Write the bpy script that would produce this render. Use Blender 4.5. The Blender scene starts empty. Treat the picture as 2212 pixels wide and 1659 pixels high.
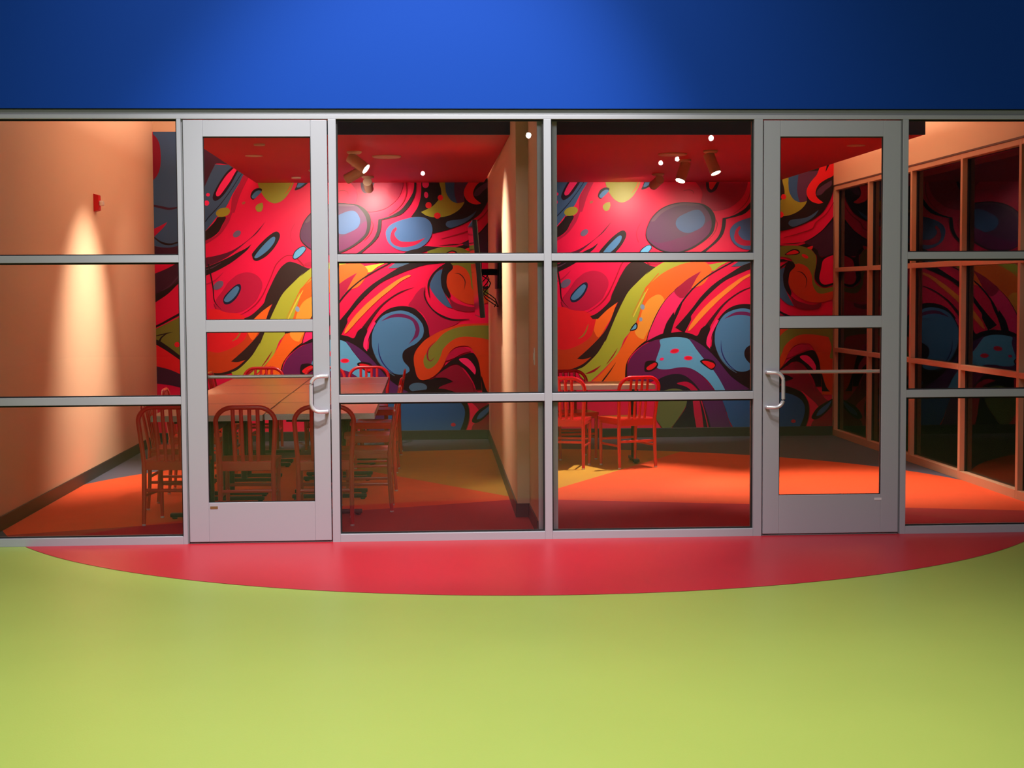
import bpy, bmesh, math, random
from mathutils import Vector, Matrix
from mathutils.geometry import tessellate_polygon
WORLD = 0.02
ALU_C, BLUE_C, TAN_C, TRIM_C, REDC_C, LIME_C, ORG_C, CHAIR_C, TABLE_C = 'B2B4BE', '0240A4', 'E2BA98', 'C89878', 'C21420', 'A4BA56', 'F0501A', 'CC0E20', 'ECC8A6'
# loc, target, watts, cone, blend, colour, radius
HALL_SPOTS = [
 ((-.25, -3.5, 6.2), (-.15, 0, 2.7), 640, 80, 1.0, (1, .97, .95), .12),
 ((.6, -3.6, 6.5), (-.2, .6, .7), 1200, 44, .7, (1, .96, .95), .10),  # unseen spot added to send hall light through the glass
 ((-.2, -2.6, 6.4), (-.2, -2.2, 0), 620, 84, 1.0, (1, .97, .93), .12),  # unseen spot added to even out the floor near the glass
 ((-.9, -6.0, 6.4), (-.9, -5.2, 0), 1250, 88, 1.0, (1, .97, .93), .2),
 ((1.6, -7.0, 6.4), (1.4, -6.0, 0), 850, 88, 1.0, (1, .97, .93), .2),
]
HALL_AREAS = [((0, -13, 6.5), (0, -4, .5), 300, 6, 3, (1, .97, .95))]  # broad unseen fill added behind the camera
COVE = [((-1.2, 4.5, 2.95), (-1.5, 4.5, 4), 150, .6, 4.0, (1, .84, .68)),
        ((3.3, 4.4, 2.95), (3.6, 4.2, 4), 130, .6, 4.2, (1, .78, .58))]
WARM = (1, .86, .70)
# x, y, target, watts, cone, blend, colour, label, group
GA, GB = 'spotlights on the left red ceiling', 'spotlights on the right red ceiling'
FIXTURES = [
 (-.573, 3.225, (.68, 2.75, 1.7), 300, 74, .9, WARM, 'cylinder spotlight with glowing mouth aimed at the dividing wall', GA),
 (-.60, 4.60, (-2.88, 5.6, 1.5), 40, 50, .9, WARM, 'cylinder spotlight turned towards the tan left wall', GA),
 (-.56, 6.05, (-.50, 7.0, 2.30), 75, 80, 1, WARM, 'cylinder spotlight closest to the mural behind the long table', GA),
 (-.956, 4.75, (-.9, 7.0, 1.45), 300, 84, 1, WARM, 'unseen cylinder spotlight added above the long table to light the mural', GA),  # hidden behind the door stile, added to brighten the mural
 (2.431, 3.157, (3.3, 2.3, 0), 240, 66, .8, WARM, 'cylinder spotlight with glowing mouth nearest the second door', GB),
 (2.361, 4.079, (1.4, 3.2, 0), 420, 66, .8, WARM, 'cylinder spotlight with glowing mouth above the two red chairs', GB),
 (2.375, 5.75, (2.06, 7.0, 2.30), 75, 80, 1, WARM, 'dark cylinder spotlight closest to the mural of the right room', GB),
 (3.22, 4.70, (2.6, 7.0, 1.35), 260, 70, 1, WARM, 'unseen cylinder spotlight added behind the second door frame to light the mural', GB),  # extra head kept out of sight, put in for the pool on the mural
]
GLOBES = [(.0, -26.9, 4.4), (1.9, -18, 4.4), (5.2, -18, 4.35), (5.4, -23, 4.4), (5.2, -24, 4.4)]
# x, y, target, watts, cone, blend, label
DOWN = [(-1.45, 3.62, (-2.88, 3.55, 1.15), 520, 70, 1, 'recessed downlight in the red ceiling near its left edge, washing the tan wall'),
        (3.55, 2.70, (3.65, 2.6, 0), 260, 64, .9, 'recessed downlight in the red ceiling near the side glass')]
R = math.radians
scene = bpy.context.scene
COL = scene.collection

# ------------------------------------------------------------------ camera
FPX, YAW, PITCH, ROLL, DIST, EYE = 3367.8, R(3.213), R(-3.381), R(-0.323), 10.0, 1.602
fw = Vector((math.sin(YAW)*math.cos(PITCH), math.cos(YAW)*math.cos(PITCH), math.sin(PITCH)))
rt = Vector((math.cos(YAW), -math.sin(YAW), 0)); up = rt.cross(fw)
c, s = math.cos(ROLL), math.sin(ROLL)
rt, up = c*rt + s*up, -s*rt + c*up
cam = bpy.data.cameras.new('camera'); cam.sensor_width = 36.0; cam.lens = FPX/2212*36.0
cam.clip_start = 0.1; cam.clip_end = 200
camo = bpy.data.objects.new('camera', cam); COL.objects.link(camo)
m = Matrix((rt, up, -fw)).transposed().to_4x4(); m.translation = Vector((0, -DIST, EYE))
camo.matrix_world = m
scene.camera = camo

# ------------------------------------------------------------------ world, hall light, exposure
w = bpy.data.worlds.new('hall_ambient'); scene.world = w; w.use_nodes = True
bg = w.node_tree.nodes['Background']; bg.inputs[0].default_value = (0.75, 0.82, 1.0, 1); bg.inputs[1].default_value = WORLD
vs = scene.view_settings; vs.view_transform = 'Standard'; vs.look = 'None'; vs.exposure = 0.0; vs.gamma = 1.0; vs.use_curve_mapping = False

def aim(o, loc, tgt):
    o.location = loc
    o.rotation_euler = (Vector(tgt) - Vector(loc)).to_track_quat('-Z', 'Y').to_euler()

def spot_lamp(name, loc, tgt, watts, cone, blend, col, rad=0.04, parent=None):
    l = bpy.data.lights.new(name, 'SPOT'); l.energy = watts; l.spot_size = R(cone); l.spot_blend = blend
    l.color = col; l.shadow_soft_size = rad
    o = bpy.data.objects.new(name, l); COL.objects.link(o); aim(o, loc, tgt)
    if parent:
        o.parent = parent
        bpy.context.view_layer.update()
        o.matrix_parent_inverse = parent.matrix_world.inverted()
    return o

def area_lamp(name, loc, tgt, watts, sx, sy, col):
    l = bpy.data.lights.new(name, 'AREA'); l.shape = 'RECTANGLE'; l.size = sx; l.size_y = sy; l.energy = watts; l.color = col
    o = bpy.data.objects.new(name, l); COL.objects.link(o); aim(o, loc, tgt); return o

for a in HALL_SPOTS: spot_lamp('hall_spot_lamp', *a)
for a in HALL_AREAS: area_lamp('hall_fill_lamp', *a)
for a in COVE:            # strips lying on top of the dropped panels, shining at the slab
    o = area_lamp('cove_lamp', *a); o.rotation_euler = (math.pi, 0, 0)

# ------------------------------------------------------------------ materials
def lin(h):
    h = h.lstrip('#'); v = [int(h[i:i+2], 16)/255 for i in (0, 2, 4)]
    return tuple(x/12.92 if x <= .04045 else ((x+.055)/1.055)**2.4 for x in v) + (1,)

MATS = {}
def mat(name, col, rough=.5, metal=0.0, spec=.5, bump=0.0, bscale=200, var=0.0, vscale=3.0, coat=0.0):
    if name in MATS: return MATS[name]
    m = bpy.data.materials.new(name); m.use_nodes = True; nt = m.node_tree; b = nt.nodes['Principled BSDF']
    cl = lin(col) if isinstance(col, str) else tuple(col) + (1,)
    b.inputs['Base Color'].default_value = cl; b.inputs['Roughness'].default_value = rough
    b.inputs['Metallic'].default_value = metal; b.inputs['Specular IOR Level'].default_value = spec
    if coat: b.inputs['Coat Weight'].default_value = coat; b.inputs['Coat Roughness'].default_value = .08
    if bump or var:
        tc = nt.nodes.new('ShaderNodeTexCoord')
    if var:
        n = nt.nodes.new('ShaderNodeTexNoise'); n.inputs['Scale'].default_value = vscale; n.inputs['Detail'].default_value = 5
        nt.links.new(tc.outputs['Object'], n.inputs['Vector'])
        mx = nt.nodes.new('ShaderNodeMix'); mx.data_type = 'RGBA'
        mx.inputs['A'].default_value = tuple(x*(1-var) for x in cl[:3]) + (1,)
        mx.inputs['B'].default_value = tuple(min(1, x*(1+var)) for x in cl[:3]) + (1,)
        nt.links.new(n.outputs['Fac'], mx.inputs['Factor']); nt.links.new(mx.outputs['Result'], b.inputs['Base Color'])
    if bump:
        n2 = nt.nodes.new('ShaderNodeTexNoise'); n2.inputs['Scale'].default_value = bscale; n2.inputs['Detail'].default_value = 3
        nt.links.new(tc.outputs['Object'], n2.inputs['Vector'])
        bp = nt.nodes.new('ShaderNodeBump'); bp.inputs['Strength'].default_value = bump; bp.inputs['Distance'].default_value = .01
        nt.links.new(n2.outputs['Fac'], bp.inputs['Height']); nt.links.new(bp.outputs['Normal'], b.inputs['Normal'])
    MATS[name] = m; return m

def glass_mat(name, tint=(1, 1, 1), ior=1.5, gain=1.0):
    if name in MATS: return MATS[name]
    m = bpy.data.materials.new(name); m.use_nodes = True; nt = m.node_tree; nt.nodes.clear()
    o = nt.nodes.new('ShaderNodeOutputMaterial'); t = nt.nodes.new('ShaderNodeBsdfTransparent'); g = nt.nodes.new('ShaderNodeBsdfGlossy')
    t.inputs[0].default_value = tint + (1,); g.inputs['Roughness'].default_value = 0.0
    fr = nt.nodes.new('ShaderNodeFresnel'); fr.inputs['IOR'].default_value = ior
    mx = nt.nodes.new('ShaderNodeMixShader')
    nt.links.new(fr.outputs[0], mx.inputs[0]); nt.links.new(t.outputs[0], mx.inputs[1]); nt.links.new(g.outputs[0], mx.inputs[2])
    nt.links.new(mx.outputs[0], o.inputs[0]); MATS[name] = m; return m

def emit_mat(name, col, strength):
    if name in MATS: return MATS[name]
    m = bpy.data.materials.new(name); m.use_nodes = True; nt = m.node_tree; nt.nodes.clear()
    o = nt.nodes.new('ShaderNodeOutputMaterial'); e = nt.nodes.new('ShaderNodeEmission')
    e.inputs[0].default_value = tuple(col) + (1,); e.inputs[1].default_value = strength
    nt.links.new(e.outputs[0], o.inputs[0]); MATS[name] = m; return m

ALU = mat('brushed_aluminium', ALU_C, .45, .15, .5, bump=.05, bscale=400)
ALUD = mat('aluminium_flashing', '8C8E92', .55, .3)
CHROME = mat('satin_chrome', 'E4E0E8', .28, .45)
GASK = mat('black_rubber_gasket', '0A0A0C', .6)
GLASS = glass_mat('clear_pane', (.985, .99, .985), 1.4)
GLASSR = glass_mat('side_pane', (.80, .82, .82), 1.2)
BLUE = mat('blue_wall_paint', BLUE_C, .7, 0, .2, bump=.06, bscale=350)
TAN = mat('tan_wall_paint', TAN_C, .6, bump=.04, bscale=350)
TRIMT = mat('tan_trim', TRIM_C, .5)
DARKB = mat('dark_vinyl_base', '2E2528', .45)
REDC = mat('red_ceiling_paint', REDC_C, .6, bump=.03)
NAVY = mat('navy_fascia_paint', '3C4464', .55)
LIME = mat('lime_floor', LIME_C, .42, bump=.04, bscale=120, var=.05, vscale=1.2)
FRED = mat('red_floor', 'C41E30', .38, bump=.04, bscale=120, var=.08, vscale=1.6)
FORG = mat('orange_carpet', ORG_C, .9, bump=.5, bscale=260, var=.08, vscale=6)
FYEL = mat('ochre_carpet', 'C8962A', .9, bump=.5, bscale=260, var=.08, vscale=6)
FREDC = mat('red_carpet', 'B81C28', .9, bump=.5, bscale=260, var=.08, vscale=6)
FGRY = mat('slate_carpet', '56566C', .9, bump=.5, bscale=260, var=.1, vscale=6)
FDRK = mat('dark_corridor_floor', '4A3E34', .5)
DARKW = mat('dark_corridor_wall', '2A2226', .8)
CHR = mat('red_chair_paint', CHAIR_C, .28, 0, .5, coat=.3)
TTOP = mat('tan_laminate_top', TABLE_C, .3, 0, .5, var=.05, vscale=8)
TEDGE = mat('aluminium_table_edge', 'B4B4AE', .3, .7, bump=.3, bscale=160)
BLK = mat('black_powder_coat', '15151A', .45)
BLKG = mat('black_screen_plastic', '0C0C10', .2)
FIXM = mat('cream_fixture', 'C8A890', .5)
STRB = mat('red_strobe_plastic', 'D81A1A', .35)
WHT = mat('white_lens_plastic', 'F0E8E0', .25)
LBL = mat('brown_label', '7A5A34', .5)
LBLW = mat('white_label', 'E8E4E8', .4)
LENS = emit_mat('lit_lamp_lens', (1, .93, .82), 14)
GLOBE = emit_mat('lit_globe', (1, .97, .95), 70)

# ------------------------------------------------------------------ mesh helpers
class MB:
    def __init__(self): self.v = []; self.f = []; self.mi = []; self.sm = []
    def add(self, v, f, mi=0, smooth=False):
        o = len(self.v); self.v += [tuple(p) for p in v]
        for a in f: self.f.append(tuple(i+o for i in a)); self.mi.append(mi); self.sm.append(smooth)
        return self
    def box(self, x0, x1, y0, y1, z0, z1, b=0.0):
        if b <= 0:
            v = [(x, y, z) for z in (z0, z1) for y in (y0, y1) for x in (x0, x1)]
            return self.add(v, [(0, 2, 3, 1), (4, 5, 7, 6), (0, 1, 5, 4), (2, 6, 7, 3), (0, 4, 6, 2), (1, 3, 7, 5)])
        bm = bmesh.new(); bmesh.ops.create_cube(bm, size=1.0)
        for p in bm.verts: p.co = ((x0+x1)/2 + p.co.x*(x1-x0), (y0+y1)/2 + p.co.y*(y1-y0), (z0+z1)/2 + p.co.z*(z1-z0))
        bmesh.ops.bevel(bm, geom=bm.edges[:], offset=b, segments=2, affect='EDGES', profile=.5)
        bm.verts.index_update(); self.add([p.co[:] for p in bm.verts], [tuple(q.index for q in fc.verts) for fc in bm.faces]); bm.free(); return self
    def tube(self, pts, rx, ry=None, seg=10, ref=(0, 1, 0), caps=True):
        ry = ry or rx; P = [Vector(p) for p in pts]; n = len(P); V = []; F = []
        for i, p in enumerate(P):
            t = (P[min(i+1, n-1)] - P[max(i-1, 0)]).normalized(); r = Vector(ref)
            if abs(t.dot(r)) > .97: r = Vector((1, 0, 0)) if abs(t.x) < .9 else Vector((0, 0, 1))
            a = (r - t*t.dot(r)).normalized(); b = t.cross(a)
            a0 = rx if not isinstance(rx, (list, tuple)) else rx[i]; b0 = ry if not isinstance(ry, (list, tuple)) else ry[i]
            for k in range(seg):
                th = 2*math.pi*k/seg; V.append(p + a*(a0*math.cos(th)) + b*(b0*math.sin(th)))
        for i in range(n-1):
            for k in range(seg):
                k2 = (k+1) % seg; F.append((i*seg+k, i*seg+k2, (i+1)*seg+k2, (i+1)*seg+k))
        if caps: F.append(tuple(range(seg))[::-1]); F.append(tuple((n-1)*seg+k for k in range(seg)))
        return self.add(V, F, 0, True)
    def lathe(self, prof, seg=24, cx=0, cy=0, cz=0):
        V = []; F = []; n = len(prof)
        for r, z in prof:
            for k in range(seg):
                th = 2*math.pi*k/seg; V.append((cx + r*math.cos(th), cy + r*math.sin(th), cz + z))
        for i in range(n-1):
            for k in range(seg):
                k2 = (k+1) % seg; F.append((i*seg+k, i*seg+k2, (i+1)*seg+k2, (i+1)*seg+k))
        F.append(tuple(range(seg))[::-1]); F.append(tuple((n-1)*seg+k for k in range(seg)))
        return self.add(V, F, 0, True)
    def xf(self, M): self.v = [tuple(M @ Vector(p)) for p in self.v]; return self
    def mesh(self, name, mats):
        me = bpy.data.meshes.new(name); me.from_pydata(self.v, [], self.f)
        for q in (mats if isinstance(mats, (list, tuple)) else [mats]): me.materials.append(q)
        me.polygons.foreach_set('material_index', self.mi); me.polygons.foreach_set('use_smooth', self.sm)
        me.update(); return me
    def obj(self, name, mats, parent=None, fix=True):
        me = self.mesh(name, mats)
        if fix:
            bm = bmesh.new(); bm.from_mesh(me); bmesh.ops.recalc_face_normals(bm, faces=bm.faces[:]); bm.to_mesh(me); bm.free()
        if any(self.sm):
            try: me.set_sharp_from_angle(angle=R(40))
            except Exception: pass
        o = bpy.data.objects.new(name, me); COL.objects.link(o)
        if parent: o.parent = parent
        return o

def tag(o, label=None, cat=None, group=None, kind=None):
    if label: o['label'] = label
    if cat: o['category'] = cat
    if group: o['group'] = group
    if kind: o['kind'] = kind
    return o
def empty(name, loc=(0, 0, 0), rz=0.0):
    o = bpy.data.objects.new(name, None); COL.objects.link(o); o.location = loc; o.rotation_euler = (0, 0, rz); o.empty_display_size = .1; return o
def struct(name, loc=(0, 0, 0), label=None):
    return tag(empty(name, loc), label, None, None, 'structure')
def dup(root, loc, rz, label):
    r = root.copy(); COL.objects.link(r); r.location = loc; r.rotation_euler = (0, 0, rz); r['label'] = label
    for ch in list(root.children):
        c_ = ch.copy(); COL.objects.link(c_); c_.parent = r
        for g in list(ch.children):
            d = g.copy(); COL.objects.link(d); d.parent = c_
    return r
def bx(name, m_, parent, *a, b=0.0): return MB().box(*a, b=b).obj(name, m_, parent)

# ------------------------------------------------------------------ large structure: floors
CX, CY, CR_ = 0.75, 1.97, 3.84           # the inlaid disc of the floor
floor = tag(MB().box(-9, 11, -30, 0.0, -.1, 0).obj('floor', LIME), 'lime green hall floor in front of the glass storefront', None, None, 'structure')
rf = tag(MB().box(-3.05, 4.62, 0.0, 7.15, -.1, -.0005).obj('floor', FGRY), 'slate carpet floor of the two party rooms', None, None, 'structure')
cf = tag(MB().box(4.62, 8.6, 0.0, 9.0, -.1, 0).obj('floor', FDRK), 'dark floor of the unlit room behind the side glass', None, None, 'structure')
def sector(name, m_, parent, a0, a1, z, ymin=None, ymax=None, cx=CX, cy=CY):
    pts = [(cx, cy)]; n = max(4, int(abs(a1-a0)/2))
    for i in range(n+1):
        t = R(a0 + (a1-a0)*i/n); pts.append((CX + CR_*math.cos(t), CY + CR_*math.sin(t)))
    if ymax is not None: pts = clip(pts, 1, ymax, True)
    if ymin is not None: pts = clip(pts, 1, ymin, False)
    pts = clip(clip(pts, 0, 4.50, True), 0, -2.87, False) if ymin is not None else pts
    return MB().add([(x, y, z) for x, y in pts], [tuple(range(len(pts)))]).obj(name, m_, parent, fix=False)
def clip(P, ax, lim, below):
    out = []
    for i in range(len(P)):
        a, b = P[i-1], P[i]; ia = (a[ax] <= lim) == below or a[ax] == lim; ib = (b[ax] <= lim) == below or b[ax] == lim
        if ia != ib:
            t = (lim-a[ax])/(b[ax]-a[ax]); out.append((a[0]+t*(b[0]-a[0]), a[1]+t*(b[1]-a[1])))
        if ib: out.append(b)
    return out
ang = lambda x, y: math.degrees(math.atan2(y-CY, x-CX))
aYR, aYL = math.degrees(math.atan2(3.007, 1.591)), math.degrees(math.atan2(1.438, -.891))
aRL, aRR = 180 + math.degrees(math.atan2(.61, 1.458)), -math.degrees(math.atan2(.44, 1.6))
sector('red_inlay', FRED, floor, 180, 360, .002, ymax=0.0)
sector('yellow_inlay', FYEL, rf, aYR, aYL, .002, ymin=.0)
sector('orange_inlay', FORG, rf, aYL, aRL, .002, ymin=.0)
sector('orange_inlay', FORG, rf, aRR, aYR, .002, ymin=.0)
sector('red_inlay', FREDC, rf, aRL, 360+aRR, .002, ymin=.0)

# ------------------------------------------------------------------ walls, ceiling
tag(MB().box(-9, 11, -.012, .16, 2.766, 7.0).obj('wall_front', BLUE), 'saturated blue wall above the storefront', None, None, 'structure')
tag(MB().box(-9, -2.94, -.005, .16, 0, 2.766).obj('wall_front_left', BLUE), 'blue wall left of the storefront', None, None, 'structure')
tag(MB().box(4.64, 11, -.005, .16, 0, 2.766).obj('wall_front_right', BLUE), 'blue wall right of the storefront', None, None, 'structure')
wl = tag(MB().box(-3.05, -2.885, .16, 7.15, 0, 3.75).obj('wall_left', TAN), 'tan painted wall with a bright scallop of light and red strobe', None, None, 'structure')
tag(MB().box(-2.885, -2.873, .16, 6.95, 0, .1, b=.003).obj('baseboard_left', DARKB), 'dark vinyl base along the tan wall', None, None, 'structure')
wb = tag(MB().box(-2.885, 8.6, 7.0, 7.15, 0, 3.75).obj('wall_back', TAN), 'tan back wall carrying the swirling murals', None, None, 'structure')
tag(MB().box(-2.885, .69, 6.95, 7.0, 0, .1, b=.003).obj('baseboard_back_left', DARKB), 'dark base below the mural in the room with the long table', None, None, 'structure')
tag(MB().box(.95, 4.5, 6.95, 7.0, 0, .1, b=.003).obj('baseboard_back_right', DARKB), 'dark base below the mural in the room with two chairs', None, None, 'structure')
# the wall between the rooms: thick part, thin nib towards the storefront
wm = MB()
wm.add([(.652, 1.0, 0), (.92, 1.0, 0), (.945, 6.95, 0), (.70, 6.95, 0), (.652, 1.0, 3.75), (.92, 1.0, 3.75), (.945, 6.95, 3.75), (.70, 6.95, 3.75)],
       [(0, 3, 2, 1), (4, 5, 6, 7), (0, 1, 5, 4), (1, 2, 6, 5), (2, 3, 7, 6), (3, 0, 4, 7)])
wm = tag(wm.obj('wall_middle', TAN), 'tan dividing wall between the two rooms', None, None, 'structure')
bx('nib', TAN, wm, .738, .866, .135, 1.0, 0, 3.75)
MB().add([(.64, .99, 0), (.738, .99, 0), (.738, .99, .1), (.64, .99, .1), (.64, 1.0, 0), (.738, 1.0, 0), (.738, 1.0, .1), (.64, 1.0, .1)],
         [(0, 1, 2, 3), (4, 7, 6, 5), (0, 4, 5, 1), (3, 2, 6, 7), (0, 3, 7, 4), (1, 5, 6, 2)]).obj('baseboard_end', DARKB, wm)
bx('baseboard_nib', DARKB, wm, .729, .738, .14, .99, 0, .1)
MB().add([(.64, 1.0, 0), (.652, 1.0, 0), (.70, 6.95, 0), (.688, 6.95, 0), (.64, 1.0, .1), (.652, 1.0, .1), (.70, 6.95, .1), (.688, 6.95, .1)],
         [(0, 3, 2, 1), (4, 5, 6, 7), (0, 1, 5, 4), (1, 2, 6, 5), (2, 3, 7, 6), (3, 0, 4, 7)]).obj('baseboard_long', DARKB, wm)
bx('metal_end_cap', ALU, wm, .738, .866, .112, .135, 0, 2.76)
# tan beam over the side glass, header trim
tag(MB().box(4.50, 4.62, .16, 7.0, 2.735, 3.75).obj('wall_right', TAN), 'orange tan beam above the side glass partition', None, None, 'structure')
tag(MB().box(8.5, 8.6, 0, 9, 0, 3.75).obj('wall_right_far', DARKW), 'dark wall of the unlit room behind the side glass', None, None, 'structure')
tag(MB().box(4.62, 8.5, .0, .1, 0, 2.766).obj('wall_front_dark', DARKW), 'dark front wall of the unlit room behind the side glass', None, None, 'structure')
ceil = struct('ceiling', label='white upper slab with dropped red ceiling panels over both rooms')
bx('upper_slab', mat('upper_ceiling_paint', 'C8B8A8', .7), ceil, -3.05, 8.6, .16, 7.15, 3.75, 3.85)
for x0, x1 in ((-1.786, .66), (.93, 3.84)):
    d = bx('dropped_panel', REDC, ceil, x0, x1, 1.84, 6.955, 2.786, 2.84)
    d['label'] = 'red dropped ceiling panel'
    f = bx('fascia', NAVY, ceil, x0, x1, 1.815, 1.84, 2.784, 3.16, b=.002); f['label'] = 'dark navy fascia'

# ------------------------------------------------------------------ storefront
ZH0, ZH1, Z1A, Z1B, Z2A, Z2B, ZS = 2.702, 2.729, 1.80, 1.846, .899, .948, .051
FD = .112
hd = struct('trim_1', label='aluminium head of the storefront below the blue wall')
bx('head', ALU, hd, -2.94, 4.64, 0, FD, ZH0, ZH1, b=.002)
bx('flashing', ALUD, hd, -2.94, 4.64, .012, FD, ZH1, 2.762)
bx('shadow_gap', GASK, hd, -2.94, 4.64, .004, FD, 2.762, 2.766)
def gasket(parent, x0, x1, z0, z1, y0=.03, y1=.046, t=.011):
    g = MB(); g.box(x0, x1, y0, y1, z1-t, z1); g.box(x0, x1, y0, y1, z0, z0+t*.7); g.box(x0, x0+t*.8, y0, y1, z0+t*.7, z1-t); g.box(x1-t*.8, x1, y0, y1, z0+t*.7, z1-t)
    return g.obj('gasket', GASK, parent)
def bay(name, x0, x1, label):
    b_ = struct(name, label=label)
    bx('sill', ALU, b_, x0, x1, 0, FD, 0, ZS, b=.002)
    bx('transom', ALU, b_, x0, x1, 0, FD, Z2A, Z2B, b=.002)
    bx('transom', ALU, b_, x0, x1, 0, FD, Z1A, Z1B, b=.002)
    for z0, z1 in ((ZS, Z2A), (Z2B, Z1A), (Z1B, ZH0)):
        p = bx('pane', GLASS, b_, x0+.002, x1-.002, .047, .051, z0+.002, z1-.002)
        gasket(p, x0, x1, z0, z1)
    return b_
w1 = bay('window_1', -2.90, -1.548, 'leftmost storefront bay of three stacked panes')
w2 = bay('window_2', -.548, .772, 'storefront bay of three panes right of the first door')
w3 = bay('window_3', .82, 2.132, 'storefront bay of three panes left of the second door')
w4 = bay('window_4', 3.141, 4.56, 'rightmost storefront bay in front of the side glass')
for b_, xs in ((w1, [(-2.94, -2.90), (-1.548, -1.521)]), (w2, [(-.598, -.548), (.772, .82)]), (w3, [(2.132, 2.188)]), (w4, [(3.104, 3.141), (4.56, 4.64)])):
    for x0, x1 in xs: bx('mullion', ALU, b_, x0, x1, -.001, FD, 0, ZH0, b=.002)
bx('door_stop', ALUD, w1, -1.521, -1.512, .02, FD, 0, ZH0)
bx('door_stop', ALUD, w4, 3.097, 3.104, .02, FD, 0, ZH0)

def door(name, x0, x1, gx0, gx1, side, label, lab_x, lab_m):
    d = struct(name, label=label); y0, y1 = .002, .047; zb, zt = .014, 2.694
    bx('stile', ALU, d, x0, gx0, y0, y1, zb, zt, b=.0025); bx('stile', ALU, d, gx1, x1, y0, y1, zb, zt, b=.0025)
    bx('rail', ALU, d, gx0, gx1, y0+.0005, y1, 2.591, zt, b=.002); bx('rail', ALU, d, gx0, gx1, y0+.0005, y1, 1.358, 1.433, b=.002); bx('rail', ALU, d, gx0, gx1, y0+.0005, y1, zb, .266, b=.002)
    for z0, z1 in ((.266, 1.358), (1.433, 2.591)):
        p = bx('pane', GLASS, d, gx0, gx1, .023, .027, z0, z1); gasket(p, gx0, gx1, z0, z1, .012, .022, .006)
    # offset pull on the hall side
    xm = x1-.018 if side > 0 else x0+.022; xg = xm - side*.098
    pts = []; R0 = .055
    for (px, py, pz) in [(xm, .0, 1.072), (xm, -.04, 1.072)]: pts.append((px, py, pz))
    for k in range(7):
        t = k/6*math.pi/2; pts.append((xg + side*(R0 - R0*math.sin(t)), -.055, 1.072 - (R0 - R0*math.cos(t))))
    for k in range(7):
        t = k/6*math.pi/2; pts.append((xg + side*(R0 - R0*math.cos(t)), -.055, .846 + (R0 - R0*math.sin(t))))
    pts += [(xm, -.04, .846), (xm, .0, .846)]
    MB().tube(pts, .0125, seg=12, ref=(0, .3, 1)).obj('pull_handle', CHROME, d)
    pb = MB().tube([(gx0-.02, .085, 1.068), (gx1+.02, .085, 1.068)], .0115, seg=12).obj('push_bar', CHROME, d)
    m_ = MB(); m_.tube([(gx0-.015, .046, 1.068), (gx0-.015, .085, 1.068)], .01); m_.tube([(gx1+.015, .046, 1.068), (gx1+.015, .085, 1.068)], .01); m_.obj('bar_bracket', CHROME, pb)
    bx('label_plate', lab_m, d, lab_x-.024, lab_x+.024, .0005, .003, .227, .243)
    tr = struct('trim_2' if side > 0 else 'trim_3', label='low metal threshold under a glass door'); bx('threshold', ALUD, tr, x0, x1, .01, FD, 0, .008, b=.002)
    return d
door('door_1', -1.508, -.605, -1.385, -.709, 1, 'aluminium glass door with the pull on its right stile', -1.352, LBL)
door('door_2', 2.195, 3.092, 2.302, 2.976, -1, 'aluminium glass door with the pull on its left stile', 2.958, LBLW)

# side glass partition towards the dark room (right wall)
my = [6.93, 5.63, 4.24, 2.89, 1.60, .32]
for i in range(5):
    y1, y0 = my[i]-.025, my[i+1]+.025
    b_ = struct('window_%d' % (5+i), label='side glass bay number %s from the mural wall' % ['one', 'two', 'three', 'four', 'five'][i])
    bx('mullion', TRIMT, b_, 4.50, 4.61, my[i]-.025, my[i]+.025, .0, 2.735, b=.002)
    if i == 4: bx('mullion', TRIMT, b_, 4.50, 4.61, my[5]-.025, my[5]+.025, .0, 2.735, b=.002)
    for z0, z1 in ((0, .07), (.925, .97), (1.80, 1.846), (2.69, 2.735)): bx('transom', TRIMT, b_, 4.50, 4.61, y0, y1, z0, z1, b=.002)
    for z0, z1 in ((.07, .925), (.97, 1.80), (1.846, 2.69)):
        p = bx('pane', GLASSR, b_, 4.553, 4.557, y0, y1, z0, z1)
        g = MB(); g.box(4.542, 4.568, y0, y0+.012, z0, z1); g.box(4.542, 4.568, y1-.012, y1, z0, z1); g.obj('gasket', GASK, p)
bx('header_reveal', mat('dark_reveal', '5A3A30', .6), wl.parent if False else None, 4.495, 4.50, .16, 7.0, 2.735, 2.75).name = 'trim_4'
tag(bpy.data.objects['trim_4'], 'dark reveal under the tan beam', None, None, 'structure')

# ------------------------------------------------------------------ murals (flat painted shapes, thin layers)
MURAL_COL={'pink':'EE0F4C','hot':'FF2A72','red':'EE1E2A','crim':'BE1242','crim2':'A80A2A','maroon':'8E1232','maroon2':'B21242','plum':'46203A','plum2':'5A3450','plumr':'5C1430','black':'241619','blackp':'2A1028','brown':'33201E','brownr':'44161E','navy':'16203E','indigo':'2A2A74','blue':'4C80B2','blue2':'40628E','blue3':'335E96','blue4':'46689C','sky':'64AEDE','sky2':'93A9CC','slate':'6E6080','slateb':'4C6884','purple':'6C1F58','purple2':'57265E','purple3':'5C3158','greyp':'6C4A5E','darkp':'26202C','lime':'B2B83A','lime2':'A09B30','limedim':'7C8030','limedim2':'687044','orange':'FF6E22','orange2':'E2661E','orange3':'FF8A34','amber':'FFA53C','yel':'E8CC48','redor':'D2421A','tan':'B45E48','tan2':'A8742E'}  # dull green is lime paint with the dim light put into its colour
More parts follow.
